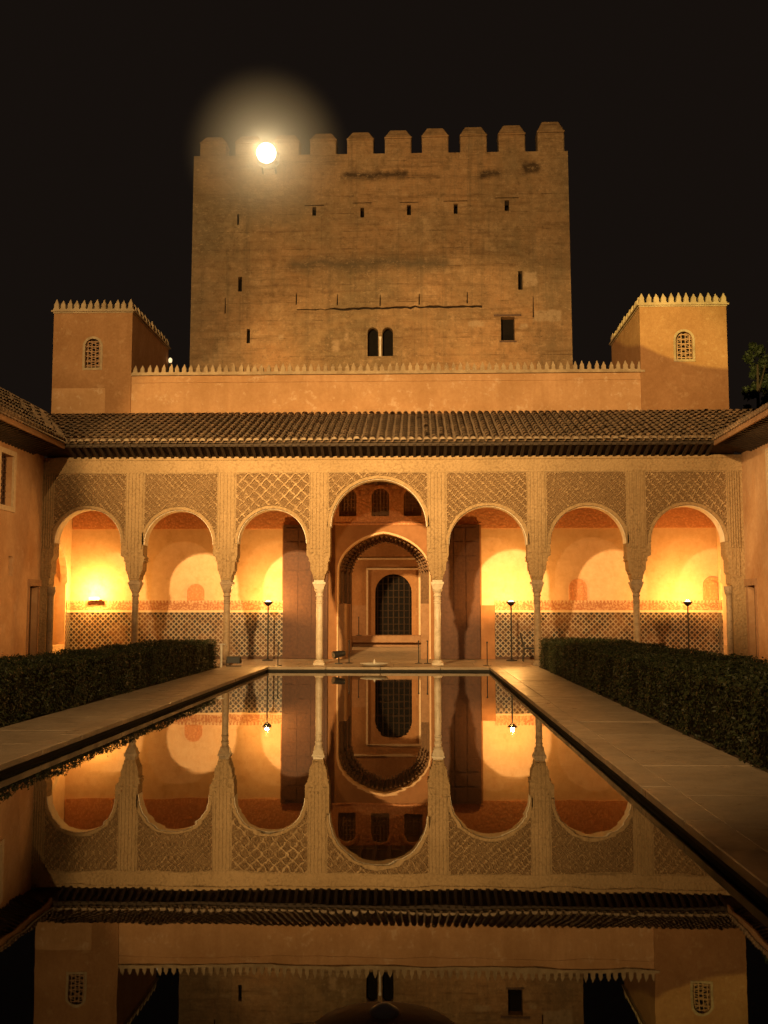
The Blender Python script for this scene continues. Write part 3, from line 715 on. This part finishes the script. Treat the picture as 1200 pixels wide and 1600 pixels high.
# ------------------------------------------------------------------ TOWER
tower = thing('palace_tower', 'massive square rammed earth tower with blunt merlons rising behind the hall', 'tower', (-.4, YT, 0))
TX0, TX1, TZ = -8.92, 8.05, 22.5
holes = []
def hole(px, py, w_, h_):
    x, z = W(px, py, YT); holes.append(rectl(x - w_ / 2, x + w_ / 2, z - h_ / 2, z + h_ / 2)); return x, z
slots = [hole(491, 330, .17, .42), hole(566, 332, .17, .46), hole(639, 328, .18, .48), hole(712, 326, .18, .48), hole(792, 321, .2, .5)]
hole(372, 343, .09, .5); hole(375, 444, .17, .68); hole(388, 525, .15, .66); hole(813, 438, .2, .86)
rx, rz = hole(793.5, 513.5, .61, 1.07)
tw = [(-.97, -.49), (-.31, .17)]
for a, b2 in tw: holes.append(arched(a, b2, 13.12, 14.44))
# eroded horizontal fissure with vertical ticks: cut as thin recesses
gx = np.linspace(-4.15, 4.15, 40); gz = 15.28 + .09 * (gx + 4.15) / 8.3 + rng.normal(0, .018, 40); gt = .03 + .035 * rng.random(40); gt[:8] *= .5
holes.append([(x, z - t_) for x, z, t_ in zip(gx, gz, gt)] + [(x, z + t_) for x, z, t_ in list(zip(gx, gz, gt))[::-1]])
for px, h0, h1 in ((463, 458, 476), (527, 460, 477), (594, 461, 478), (655, 459, 476), (730, 456, 474), (833, 462, 496), (352, 465, 490)):
    x, za = W(px, h0, YT); _, zb = W(px, h1, YT); holes.append([(x - .03, zb), (x + .03, zb), (x + .02, za), (x - .015, za)])
for px, py, wd in ((491, 321, 32), (566, 317, 30), (639, 316, 30), (712, 314, 38), (792, 309, 38)):
    x, z = W(px, py, YT); ww = wd / 35.7 / 2; holes.append([(x - ww, z - .025), (x + ww, z - .022), (x + ww, z + .02), (x - ww, z + .015)])
tb = MB(); tb.wall([(-9.0, 0), (8.22, 0), (TX1 + .02, TZ), (TX0, TZ)], holes, YT, YT + .45)
tb.box(TX0, TX0 + .5, YT + .45, YT + 16.5, 0, TZ); tb.box(TX1 - .5, TX1, YT + .45, YT + 16.5, 0, TZ); tb.box(TX0 + .5, TX1 - .5, YT + 16, YT + 16.5, 0, TZ)
tb.box(TX0 + .5, TX1 - .5, YT + .45, YT + 16, TZ - 1.2, TZ - 1.0)
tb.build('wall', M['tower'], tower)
bk = MB(); bk.box(TX0 + .5, TX1 - .5, YT + .47, YT + .5, 1, TZ - 1.3); bk.build('dark_interior', M['dark'], tower)
gr = MB(); gr.wall(rectl(-4.3, 4.3, 15.0, 15.6), [], YT + .16, YT + .2)
for a, b2 in ((-4.3, 5.9),): gr.box(a, b2, YT + .14, YT + .18, 20.05, 20.35)
gr.build('fissure_bed', M['void'], tower)
wf = MB(); wf.wall(rectl(-1.03, .23, 13.07, 14.50), [arched(a, b2, 13.12, 14.44) for a, b2 in tw], YT - .02, YT + .05); wo = wf.build('twin_window', M['tower'], tower)
wf = MB(); wf.lathe(-.40, YT - .03, [(.06, 13.1), (.045, 13.2), (.04, 13.85), (.075, 14.0)], 10); wf = wf.build('mullion', M['whitestone'], None); wf.parent = wo
wf = MB(); wf.box(rx - .62, rx + .6, YT - .05, YT + .06, rz + .56, rz + .64); wf.box(rx - .38, rx + .38, YT - .03, YT + .05, rz - .62, rz - .555); wf.build('window_lintel', M['wood'], tower)
# merlons
def tower_merlon(x, y, wdt, h, dep=.85):
    m_ = MB(); m_.box(x - wdt / 2, x + wdt / 2, y, y + dep, TZ - .02, TZ + h * .60)
    m_.frustum(x, y + dep / 2, TZ + h * .60, TZ + h * .68, wdt / 2 + .03, dep / 2 + .03, wdt / 2 + .02, dep / 2 + .02)
    m_.frustum(x, y + dep / 2, TZ + h * .68, TZ + h, wdt / 2 - .01, dep / 2 - .01, wdt / 2 * .62, dep / 2 * .5)
    return m_.build('tower_merlon', M['tower'], tower, bevel=.04)
fx = [W(x, 220, YT)[0] for x in (333, 388, 447, 505, 563, 622, 680, 740, 800, 861)]
fh = [1.0, 1.02, 1.05, 1.1, 1.13, 1.2, 1.27, 1.3, 1.36, 1.5]
for x, h in zip(fx, fh): tower_merlon(x, YT + .003, 1.2, h)
for i in range(1, 9):
    for x in (TX0 + .6, TX1 - .6): tower_merlon(x, YT + .3 + i * 1.75, 1.19, 1.15)
for x in fx: tower_merlon(x, YT + 15.6, 1.2, 1.15)
# lamp on the parapet
mx_, mz_ = W(416, 239, YT - 1.06)
lamp = thing('tower_floodlight', 'blazing white round floodlight mounted on the top left of the tower', 'floodlight', (mx_, YT - 1.06, mz_))
q = MB()
for sgn in (-1, 1): q.tube([(mx_ + sgn * .3, YT - .4, mz_ - .2), (mx_ + sgn * .3, YT + .02, mz_ - .5)], .04)
q.lathe(mx_, YT - .45, [(.3, mz_ - .35), (.5, mz_ - .2), (.5, mz_ + .2), (.3, mz_ + .35)], 16); q.build('housing', M['iron'], lamp)
q = MB(); q.lathe(mx_, YT - 1.06, [(.42 * math.sin(a), mz_ - .42 * math.cos(a)) for a in np.linspace(.02, math.pi - .02, 16)], 24); q.build('burner', M['globe'], lamp, True)
gm = bpy.data.materials.new('lamp_glow_mist'); gm.use_nodes = True; gt_ = gm.node_tree; gt_.nodes.clear()  # mist ball added round the lamp only to give it a glow
ou = gt_.nodes.new('ShaderNodeOutputMaterial'); vs_ = gt_.nodes.new('ShaderNodeVolumeScatter'); gt_.links.new(vs_.outputs[0], ou.inputs['Volume']); vs_.inputs['Color'].default_value = (1, .9, .75, 1)
tc = gt_.nodes.new('ShaderNodeTexCoord'); ln = gt_.nodes.new('ShaderNodeVectorMath'); ln.operation = 'LENGTH'; gt_.links.new(tc.outputs['Object'], ln.inputs[0])
mr = gt_.nodes.new('ShaderNodeMapRange'); mr.interpolation_type = 'SMOOTHSTEP'; gt_.links.new(ln.outputs['Value'], mr.inputs[0])
for q_, v_ in ((1, .3), (2, 3.9), (3, .27), (4, 0)): mr.inputs[q_].default_value = v_
gt_.links.new(mr.outputs[0], vs_.inputs['Density'])
q = MB(); q.lathe(0, 0, [(4.0 * math.sin(a), -4.0 * math.cos(a)) for a in np.linspace(.02, math.pi - .02, 22)], 32)
hz = q.build('glow_mist', gm); hz.location = (mx_, YT - 1.06, mz_); hz['kind'] = 'stuff'

# ------------------------------------------------------------------ SIDE WINGS
def wing(sx, xw, xe, slope, label, wy):
    t = thing('side_wing', label, 'building', (xw, 20, 0), 'side wings of the court')
    fn = lambda u, tt, w_: (xw + sx * tt, u, w_)
    hs = []; wl = []
    for y in (33.0, 27.0, 21.0, 15.0, 9.0): wl.append((y - 1.2, y - .15, 5.05, 6.65)); hs.append(rectl(y - 1.2, y - .15, 5.05, 6.65))
    sl = [(32.75, 33.1, 2.9, 3.5), (24.0, 24.3, 2.9, 3.5)]; hs += [rectl(*s_) for s_ in sl]
    dl_ = [(34.55, 35.35, .02, 2.62), (18, 19.2, .02, 2.7)]; hs += [rectl(*s_) for s_ in dl_]
    b_ = MB(); b_.wall(rectl(-4, YA0 - .003, 0, 7.06), hs, 0, .4, fn); b_.build('wall', M['wing'], t)
    b_ = MB(); b_.wall(rectl(-4, YA0, 0, 7.0), [], .42, .46, fn); b_.build('dark_interior', M['dark'], t)
    for (a, b2, c, d) in wl:
        f_ = MB(); f_.wall(rectl(a - .18, b2 + .18, c - .16, d + .16), [rectl(a + .001, b2 - .001, c + .001, d - .001)], -.05, .02, fn); fo = f_.build('window', M['pale'], t)
        l_ = MB()
        for q in range(5): yy = a + (b2 - a) * (q + .5) / 5; l_.wall(rectl(yy - .02, yy + .02, c, d), [], .18, .21, fn)
        for q in range(8): zz = c + (d - c) * (q + .5) / 8; l_.wall(rectl(a, b2, zz - .02, zz + .02), [], .2, .23, fn)
        l_ = l_.build('lattice', M['wood'], None); l_.parent = fo
    for (a, b2, c, d) in dl_:
        f_ = MB(); f_.wall(rectl(a - .12, b2 + .12, d, d + .22), [], -.09, .02, fn); f_.wall(rectl(a - .1, a - .001, 0, d), [], -.04, .02, fn); f_.wall(rectl(b2 + .001, b2 + .1, 0, d), [], -.04, .02, fn); fo = f_.build('door_frame', M['jamb'], t)
        l_ = MB(); l_.wall(rectl(a, b2, c, d), [], .2, .26, fn)
        for q in range(4): l_.wall(rectl(a + .08, b2 - .08, c + .1 + q * .62, c + .62 + q * .62), [], .17, .205, fn)
        l_.build('door', M['wood'], t)
    rows = []; y = -3.8
    while y < YB + .2:
        t0 = 0 if y < YE else (y - YE) * SL / slope * .9
        t1 = 3.0
        if t0 < t1 - .3: rows.append((y, t0, t1))
        y += .257
    fr_ = lambda u, tt, l: (xe + sx * (tt - l * slope * .8), u, ZEV + tt * slope + l)
    zt = ZEV + 3.0 * slope
    roof_part('tile_roof', rows, .257, fr_, t, [[(xe + sx * .02, -4, ZEV - .035), (xe + sx * .02, YE, ZEV - .035), (xe + sx * 3.0, YE, zt - .035), (xe + sx * 3.0, -4, zt - .035)],
                                             [(xe + sx * .02, YE, ZEV - .035), (xe + sx * 3.0, YE + 3.0 * slope / SL * .9, zt - .035), (xe + sx * 3.0, YE, zt - .035)],
                                             [(xe + sx * 3.0, -4, zt - .035), (xe + sx * 3.0, YB, zt - .035), (xe + sx * 7, YB, ZEV), (xe + sx * 7, -4, ZEV)]])
    s_ = MB(); x0, x1 = xe + sx * .05, xw + sx * .1
    s_.add([(x0, -4, ZEV - .06), (x0, YE + .9, ZEV - .06), (x1, YE + .9, 7.03), (x1, -4, 7.03)], [(0, 1, 2, 3)])
    for i in range(150):
        y = -3.8 + i * .257
        if y > YE + .2: break
        s_.add([(x0 - sx * .03, y - .05, ZEV - .13), (x0 - sx * .03, y + .05, ZEV - .13), (x1, y + .05, 6.93), (x1, y - .05, 6.93), (x0 - sx * .03, y - .05, ZEV - .05), (x0 - sx * .03, y + .05, ZEV - .05), (x1, y + .05, 7.05), (x1, y - .05, 7.05)],
               [(0, 1, 2, 3), (4, 7, 6, 5), (0, 4, 5, 1), (1, 5, 6, 2), (3, 2, 6, 7), (0, 3, 7, 4)])
    s_.build('eave_soffit', M['eave'], t)
    fs_ = MB(); xa, xb = sorted((xe + sx * .01, xe + sx * .07)); fs_.box(xa, xb, -4, YE + .05, ZEV - .2, ZEV - .04); fs_.build('fascia', M['jamb'], t)
    return t
wing(-1, XL, XEL, SLW, 'left side wing, its ochre wall and tiled eave cut by the left picture edge', 0)
wing(1, XR, XER, SRW, 'right side wing, its brightly lit ochre wall cut by the right picture edge', 0)

# ------------------------------------------------------------------ HEDGES
def leaves(name, P, Nn, size, mat, parent, tone):
    n = len(P); t = rng.normal(size=(n, 3)); t -= (t * Nn).sum(1, keepdims=True) * Nn * .6
    t /= np.linalg.norm(t, axis=1, keepdims=True); bt = np.cross(Nn, t); bt /= np.maximum(np.linalg.norm(bt, axis=1, keepdims=True), 1e-6)
    s = size * rng.uniform(.6, 1.3, (n, 1))
    V = np.stack([P - t * s, P + bt * s * .45, P + t * s, P - bt * s * .45], 1).reshape(-1, 3)
    F = np.arange(4 * n).reshape(-1, 4)
    me = bpy.data.meshes.new(name); me.from_pydata(V.tolist(), [], F.tolist()); me.update()
    at = me.attributes.new('tone', 'FLOAT', 'POINT'); at.data.foreach_set('value', np.repeat(tone, 4).astype(np.float32))
    me.materials.append(mat); o = bpy.data.objects.new(name, me); COL.objects.link(o)
    if parent: o.parent = parent; o.matrix_parent_inverse = Matrix.Translation(-parent.location)
    return o
def hedge(x0, x1, y0, y1, h, label):
    t = thing('hedge', label, 'hedge', ((x0 + x1) / 2, y0, 0), 'clipped myrtle hedges along the pool')
    c = MB(); c.box(x0 + .07, x1 - .07, y0 + .07, y1 - .07, 0, h - .08); c.build('twig_core', M['hedgecore'], t)
    Ps = []; Ns = []
    def face(nper, f_, nrm):
        P = f_(nper); Ps.append(P); Ns.append(np.tile(nrm, (len(P), 1)))
    U = rng.uniform
    def ydist(n): return y0 + (y1 - y0) * U(0, 1, n)
    L = y1 - y0
    wob = lambda y, z: .05 * np.sin(y * 1.7 + x0) + .03 * np.sin(y * 4.1 + z * 3) + .025 * np.sin(y * 9.3)
    for (xx, sg) in ((x0, -1), (x1, 1)):
        n = int(L * h * 900); y = ydist(n); z = U(0, h, n); P = np.stack([xx + sg * (wob(y, z) + rng.normal(0, .022, n)), y, z], 1); Ps.append(P); Ns.append(np.tile((sg, 0, .25), (n, 1)))
    n = int(L * (x1 - x0) * 800); y = ydist(n); x = U(x0, x1, n); P = np.stack([x, y, h + .6 * wob(y, x) + rng.normal(0, .025, n) + (rng.random(n) > .985) * rng.random(n) * .09], 1); Ps.append(P); Ns.append(np.tile((0, 0, 1.), (n, 1)))
    for (yy, sg) in ((y0, -1), (y1, 1)):
        n = int((x1 - x0) * h * 1100); x = U(x0, x1, n); z = U(0, h, n); P = np.stack([x, yy + sg * rng.normal(0, .025, n), z], 1); Ps.append(P); Ns.append(np.tile((0, sg, .2), (n, 1)))
    P = np.concatenate(Ps); Nn = np.concatenate(Ns) + rng.normal(0, .45, (len(P), 3)); Nn /= np.linalg.norm(Nn, axis=1, keepdims=True)
    tone = np.clip(rng.normal(.45, .28, len(P)) + .25 * np.sin(P[:, 1] * 2.3) * np.sin(P[:, 0] * 3 + P[:, 2] * 4), 0, 1)
    leaves('foliage', P, Nn, .030, M['hedge'], t, tone)
hedge(-6.75, -5.16, 8.0, 33.9, .86, 'clipped dark myrtle hedge along the left pool walk')
hedge(5.22, 7.45, 6.5, 34.6, .89, 'wider clipped dark myrtle hedge along the right pool walk')

# ------------------------------------------------------------------ UPLIGHTERS in the gallery
def uplighter(x, label, y=39.0, h=2.13, power=480):
    t = thing('uplighter_lamp', label, 'lamp', (x, y, 0), 'standing uplighters in the gallery')
    q = MB(); q.lathe(x, y, [(.20, 0), (.20, .03), (.05, .06), (.03, .1)], 14); q.build('base', M['iron'], t)
    q = MB(); q.lathe(x, y, [(.028, .1), (.026, h - .14)], 10); q.build('pole', M['iron'], t)
    q = MB(); q.lathe(x, y, [(.035, h - .15), (.10, h - .10), (.185, h), (.18, h + .005), (.17, h), (.09, h - .085), (.02, h - .1)], 18, False); q.build('bowl', M['iron'], t)
    q = MB(); q.lathe(x, y, [(.02, h - .08), (.09, h - .075), (.12, h - .02), (.10, h + .03), (.02, h + .05)], 14); q.build('lamp_lens', M['lamp'], t, True)
    l = point('uplighter_bulb', (x, y, h + .07), power, (1, .48, .11), .06); l.parent = t; l.matrix_parent_inverse = Matrix.Translation(-t.location)
uplighter(-4.24, 'lit black uplighter seen through the arch left of the central arch')
uplighter(4.65, 'lit black uplighter seen through the arch right of the central arch, near the chair')
uplighter(11.03, 'lit black uplighter seen through the far right arch', power=540)
t = thing('wall_uplight', 'small lit trough light on the dado ledge behind the far left arch', 'lamp', (-11.0, YB - .2, 2.2))
q = MB(); q.box(-11.2, -10.8, YB - .32, YB - .03, 2.21, 2.24); q.box(-11.2, -10.8, YB - .34, YB - .32, 2.21, 2.33); q.build('trough', M['pale'], t)
q = MB(); q.tube([(-11.17, YB - .18, 2.27), (-10.83, YB - .18, 2.27)], .03, 10); q.build('lamp_tube', M['lamp'], t)
l = point('trough_bulb', (-11.0, YB - .7, 2.5), 420, (1, .50, .11), .08)
point('hall_lamp', (-3.8, 44.6, 2.4), 330, (1, .55, .19), .2); point('hall_lamp', (3.8, 44.6, 2.4), 330, (1, .5, .15), .2)

# ------------------------------------------------------------------ small things
def stanchion(x, y, z, label):
    t = thing('stanchion', label, 'post', (x, y, z), 'thin barrier posts by the arcade')
    q = MB(); q.lathe(x, y, [(.13, z), (.13, z + .02), (.03, z + .035)], 14); q.build('base', M['iron'], t)
    q = MB(); q.lathe(x, y, [(.016, z + .03), (.016, z + .74), (.028, z + .75), (.028, z + .78), (.01, z + .80)], 10); q.build('pole', M['iron'], t)
stanchion(-3.35, 35.15, 0, 'thin black barrier post by the pool corner in front of the left uplighter')
stanchion(-1.12, 36.9, 0, 'thin black barrier post left of the portal, by the black spotlight')
stanchion(1.28, 36.9, 0, 'left of two thin black barrier posts beside the right central column')
stanchion(1.58, 36.75, 0, 'right of two thin black barrier posts beside the right central column')
stanchion(3.53, 35.3, 0, 'thin black barrier post by the right corner of the pool end')
stanchion(-1.25, 45.0, .775, 'thin dark barrier post on the inner step left of the dark door')
# spotlight can on the floor left of portal
t = thing('floor_spotlight', 'small black spotlight on the floor between the central columns', 'spotlight', (-1.45, 36.6, 0))
q = MB(); q.box(-1.58, -1.32, 36.5, 36.7, 0, .03); q.tube([(-1.45, 36.6, .03), (-1.45, 36.6, .22)], .02); q.build('stand', M['iron'], t)
q = MB(); q.tube([(-1.62, 36.45, .30), (-1.40, 36.62, .34), (-1.28, 36.72, .36)], .13, 14, .09); q.build('housing', M['plastic'], t)
q = MB(); q.tube([(-1.635, 36.44, .297), (-1.622, 36.448, .30)], .115, 14); q.build('lens', M['steel'], t)
# chair
t = thing('chair', 'dark empty chair facing right in front of the mosaic dado', 'chair', (5.3, 38.6, 0))
cx_, cy_ = 5.25, 38.6
q = MB(); q.box(cx_ - .22, cx_ + .24, cy_ - .22, cy_ + .22, .44, .50); q.build('seat', M['plastic'], t, bevel=.015)
q = MB(); q.add([(cx_ - .21, cy_ - .21, .52), (cx_ - .17, cy_ - .21, .52), (cx_ - .17, cy_ + .21, .52), (cx_ - .21, cy_ + .21, .52), (cx_ - .34, cy_ - .2, 1.02), (cx_ - .30, cy_ - .2, 1.02), (cx_ - .30, cy_ + .2, 1.02), (cx_ - .34, cy_ + .2, 1.02)], [(0, 1, 2, 3), (4, 7, 6, 5), (0, 4, 5, 1), (1, 5, 6, 2), (2, 6, 7, 3), (3, 7, 4, 0)]); q.build('backrest', M['plastic'], t, bevel=.012)
for sx in (-1, 1):
    for sy in (-1, 1):
        q = MB(); q.tube([(cx_ + sx * .19, cy_ + sy * .19, .44), (cx_ + sx * .23, cy_ + sy * .21, 0)], .018); q.build('leg', M['iron'], t)
# info post at the end of the left hedge
t = thing('information_post', 'small pale post with a tilted plate at the end of the left hedge', 'sign', (-5.35, 34.4, 0))
q = MB(); q.box(-5.09, -5.02, 34.2, 34.27, 0, .72); q.build('post', M['whitestone'], t, bevel=.006)
q = MB(); q.box(-5.17, -4.94, 34.15, 34.32, .72, .75); q.build('plate', M['steel'], t)
t = thing('ground_floodlight', 'low dark floodlight box on the paving beside the pale post', 'floodlight', (-4.75, 34.5, 0))
q = MB(); q.box(-4.95, -4.5, 34.55, 34.8, .1, .33); q.build('housing', M['plastic'], t, bevel=.02)
q = MB(); q.tube([(-4.97, 34.67, .2), (-4.97, 34.67, .02), (-4.48, 34.67, .02), (-4.48, 34.67, .2)], .015); q.build('bracket', M['iron'], t)
# fountain
t = thing('fountain', 'low round marble fountain basin at the far end of the pool', 'fountain', (-.15, 34.6, 0))
q = MB(); q.lathe(-.15, 34.62, [(.30, .012), (.40, .06), (.46, .10), (.47, .125), (.43, .125), (.36, .09), (.05, .07)], 24); q.build('basin', M['whitestone'], t, True)
q = MB(); q.lathe(-.15, 34.62, [(.06, .07), (.05, .14), (.025, .19), (.012, .24)], 10); q.build('spout', M['whitestone'], t)

t = thing('fountain', 'dark rounded unidentified shape in the water, cut by the bottom picture edge', 'fountain', (1.17, 4.25, -.3))  # made-up fountain head in place of an unidentified dark shape
q = MB(); q.lathe(1.17, 4.25, [(.30, -1.1), (.30, -.1), (.34, .02), (.345, .08), (.32, .14), (.26, .185), (.15, .22), (.03, .235)], 28); q.build('bowl', M['jamb'], t, True)
q = MB(); q.lathe(1.17, 4.25, [(.06, .22), (.055, .245), (.03, .262), (.01, .27)], 12); q.build('spout', M['whitestone'], t, True)
# ------------------------------------------------------------------ TREES behind the right wing
def tree(x, y, h, rad, base, label):
    t = thing('tree', label, 'tree', (x, y, 0), 'trees beyond the right wing')
    q = MB(); q.tube([(x, y, 0), (x + .2, y, h * .35), (x, y + .2, h * .7), (x, y, h * .93)], .28, 8, .05)
    for i in range(10):
        a = random.uniform(0, 6.28); z = h * random.uniform(.4, .85); q.tube([(x, y, z), (x + math.cos(a) * rad * .35, y + math.sin(a) * rad * .35, z + .6), (x + math.cos(a) * rad * .7, y + math.sin(a) * rad * .7, z + 1.3)], .07, 6, .02)
    q.build('trunk', M['bark'], t)
    Ps = []; Ns = []; To = []
    for i in range(46):
        z = h * (base + (1 - base) * (i + .5) / 46); rr = rad * math.sin(math.pi * min(1, .12 + .88 * (1 - (z / h - base) / (1 - base)))) ** .7 * random.uniform(.45, 1.0)
        a = random.uniform(0, 6.28); c = np.array((x + math.cos(a) * rr * .7, y + math.sin(a) * rr * .7, z)); s = random.uniform(.35, .75) * rad * .45
        n = 170; d = rng.normal(size=(n, 3)); d /= np.linalg.norm(d, axis=1, keepdims=True); Ps.append(c + d * s * rng.uniform(.5, 1.05, (n, 1)) * (1, 1, 1.2)); Ns.append(d); To.append(np.clip(rng.normal(random.uniform(.2, .9), .2, n), 0, 1))
    Nn = np.concatenate(Ns) + rng.normal(0, .5, (46 * 170, 3)); Nn /= np.linalg.norm(Nn, axis=1, keepdims=True)
    leaves('crown', np.concatenate(Ps), Nn, .11, M['hedge'], t, np.concatenate(To))
tree(19.6, 57, 16.2, 1.0, .45, 'slim dark tree nearest the right turret, behind the right wing')
tree(22.0, 60, 17.6, 1.7, .35, 'taller dark tree at the right picture edge behind the right wing')
